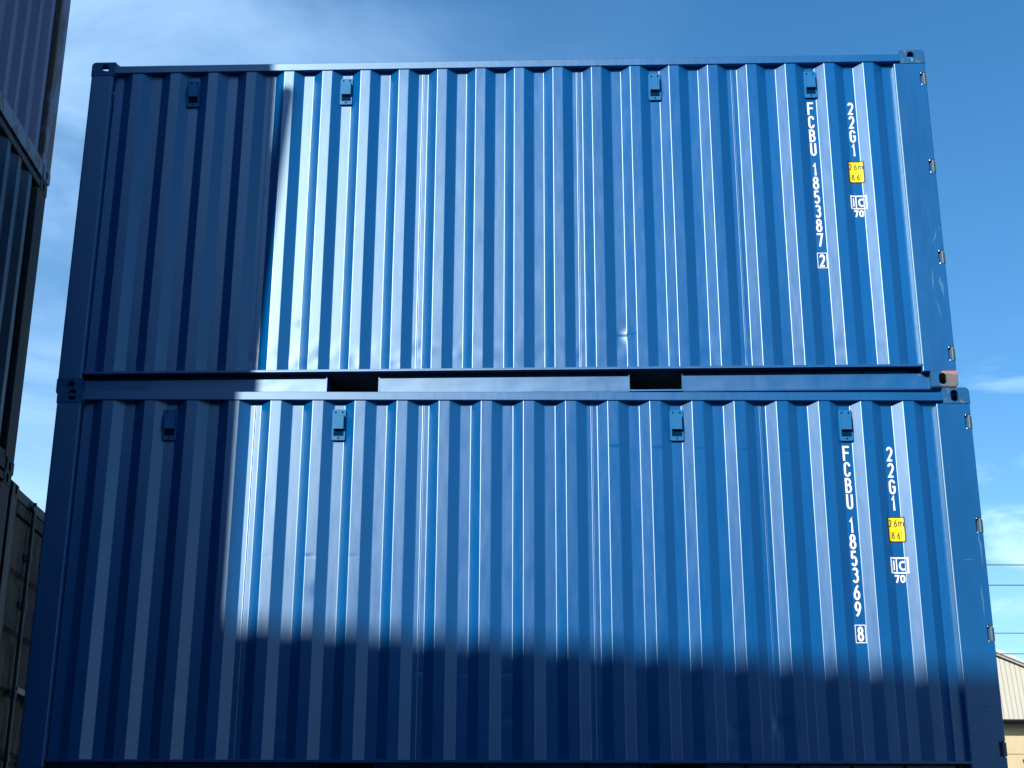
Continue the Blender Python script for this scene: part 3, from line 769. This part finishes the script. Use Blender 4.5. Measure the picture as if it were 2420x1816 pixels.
# unseen leaning pole added to cast the finger shadow on the blue side
def on_ray(X, zw, y): t = 0.15 - y; X -= 0.06; return Vector((X - t * math.tan(az), y, zw + t / math.cos(az) * te))
py = -4.36
tip = on_ray(1.452, 7.50, py); q = on_ray(1.388, 6.73, py)
dr = (tip - q).normalized(); foot = tip - dr * (tip.z / dr.z)
bm = bmesh.new(); n = 26
for i in range(n):
    a = foot + (tip - foot) * (i / n); b = foot + (tip - foot) * ((i + 1) / n)
rings = []
for i in range(n + 5):
    if i <= n: p = foot + (tip - foot) * (i / n); r = 0.066 - 0.012 * i / n
    else: k = (i - n) / 4; p = tip + dr * 0.045 * math.sin(k * math.pi / 2); r = 0.054 * max(0.05, math.cos(k * math.pi / 2))
    rings.append([bm.verts.new((p.x + r * math.cos(a * math.pi / 8), p.y + r * math.sin(a * math.pi / 8), p.z)) for a in range(16)])
for r0, r1 in zip(rings, rings[1:]):
    for i in range(16): bm.faces.new((r0[i], r0[(i + 1) % 16], r1[(i + 1) % 16], r1[i]))
bm.faces.new(rings[-1]); bm.faces.new(rings[0][::-1])
tag(bm_obj('shadow_pole', bm, flat('shadow_pole_brown', (0.16, 0.11, 0.07), 0.85, 0.3, 20, 0.004), smooth=True), 'unseen leaning pole added to cast the finger shadow, near end of the left stack', 'pole')

# ------------------------------------------------------------------ warehouse far right
wh = empty('warehouse', (0, 38.0, 0)); tag(wh, 'cream metal clad warehouse with block wall beyond the blue stack, lower right', 'building')
xl, xr, za, zr, xm = 6.2, 23.0, 8.21, 11.95, 14.2
SLW = (10.31 - 9.96) / (18.69 - 17.87)
def roof_z(x): return 10.31 - (x - 17.87) * SLW if x > xm else 10.31 - (2 * xm - x - 17.87) * SLW
cream = flat('cream_cladding', (0.50, 0.47, 0.38), 0.5, 0.06, 3)
block = flat('rendered_block_wall', (0.52, 0.42, 0.25), 0.85, 0.12, 1.5, 0.01)
bm = bmesh.new(); p = 0.1455; x = xl; prev = None; pts = []
while x < xr:
    for dx, dy in ((0, 0.0), (0.42, 0.0), (0.5, 0.05), (0.62, 0.0)): pts.append((x + dx * p, dy))
    x += p
lo, hi = [], []
for (x, y) in pts:
    zt = max(za + 0.05, roof_z(x) - 0.16); lean = -0.067
    lo.append(bm.verts.new((x, y, za))); hi.append(bm.verts.new((x + lean * (zt - za), y, zt)))
for i in range(len(lo) - 1): bm.faces.new((lo[i], lo[i + 1], hi[i + 1], hi[i]))
bm_obj('cladding', bm, cream, wh)
bm = bmesh.new()
for sgn in (1, -1):
    xe = xm + sgn * 9.2; ze = roof_z(xe); zm = roof_z(xm + 1e-4)
    q = [(xm, zm), (xe, ze), (xe, ze - 0.10), (xm, zm - 0.10)]
    prism(bm, q if sgn > 0 else q[::-1], 'y', -0.20, 24)
bm_obj('roof', bm, flat('weathered_roof_sheet', (0.50, 0.50, 0.46), 0.5, 0.1), wh)
bm = bmesh.new()
for sgn in (1, -1):
    xe = xm + sgn * 9.2; ze = roof_z(xe); zm = roof_z(xm + 1e-4)
    q = [(xm, zm - 0.10), (xe, ze - 0.10), (xe, ze - 0.17), (xm, zm - 0.17)]
    prism(bm, q if sgn > 0 else q[::-1], 'y', -0.12, -0.02)
bm_obj('verge_trim', bm, flat('grey_trim', (0.32, 0.33, 0.31), 0.5), wh)
bm = bmesh.new(); box(bm, xl, xr, 0.06, 0.80, za - 0.03, za + 0.02); box(bm, xl, xr, 0.30, 0.42, za - 0.13, za - 0.03); bm_obj('soffit', bm, M['dark'], wh)
bm = bmesh.new(); box(bm, xl + .1, xr - .1, 0.80, 23.5, 0, za + 0.015)
wb = bm_obj('wall', bm, block, wh)
bm = bmesh.new(); box(bm, xl + .1, xr - .1, 0.785, 0.801, 7.25, 7.275); box(bm, xl + .1, xr - .1, 0.785, 0.801, 4.6, 4.625)
bm_obj('mortar_joint', bm, flat('joint_mortar', (0.30, 0.24, 0.15), 0.9), wb)  # course lines in a browner tone than the wall
bm = bmesh.new(); cyl(bm, (18.62, 0.80, 7.05), (18.62, 0.66, 7.03), 0.05, 12, 0.03); box(bm, 18.58, 18.66, 0.74, 0.80, 7.0, 7.1, 0.01); bm_obj('wall_fixture', bm, M['dark'], wh)

# ------------------------------------------------------------------ overhead wires between two poles, behind the stacks
wires = [(8.74, 'highest thick overhead wire of the four right of the blue stack', .011), (8.335, 'second overhead wire from the top right of the blue stack', .011),
         (7.39, 'third overhead wire from the top right of the blue stack', .009), (6.99, 'lowest thin overhead wire just above the warehouse roof', .009)]
xa, xb, yw_ = -9.0, 33.0, 20.0
for z, lab, r in wires:
    cu = []; sag = 0.10; bm = bmesh.new(); n = 60; rings = []
    for i in range(n + 1):
        x = xa + (xb - xa) * i / n; tt = (x - 12.7) / (xb - xa); zz = z + sag * tt * tt * 4
        rings.append([bm.verts.new((x, yw_ + r * math.cos(a * math.pi / 3), zz + r * math.sin(a * math.pi / 3))) for a in range(6)])
    for r0, r1 in zip(rings, rings[1:]):
        for i in range(6): bm.faces.new((r0[i], r0[(i + 1) % 6], r1[(i + 1) % 6], r1[i]))
    tag(bm_obj('overhead_wire', bm, flat('wire_grey', (0.10, 0.11, 0.14), 0.6), smooth=True), lab, 'wire', 'overhead wires')
for x, lab in ((xa, 'timber power pole hidden behind the left stack'), (xb, 'timber power pole standing right of the picture')):
    r_ = empty('power_pole', (x, yw_, 0)); tag(r_, lab, 'pole')
    bm = bmesh.new(); cyl(bm, (0, 0, 0), (0, 0, 9.8), 0.16, 16, 0.11); bm_obj('post', bm, flat('pole_timber', (0.12, 0.09, 0.06), 0.9, 0.3), r_)
    bm = bmesh.new()
    for z, _, _ in wires: box(bm, -0.1, 0.1, -0.14, 0.0, z - 0.06 + 0.1 * 0, z + 0.16, 0.01)
    bm_obj('crossarm', bm, M['dark'], r_)

M['mouth'].node_tree.nodes['Principled BSDF'].inputs['Specular IOR Level'].default_value = 0.0
M['white'].node_tree.nodes['Principled BSDF'].inputs['Specular IOR Level'].default_value = 0.2
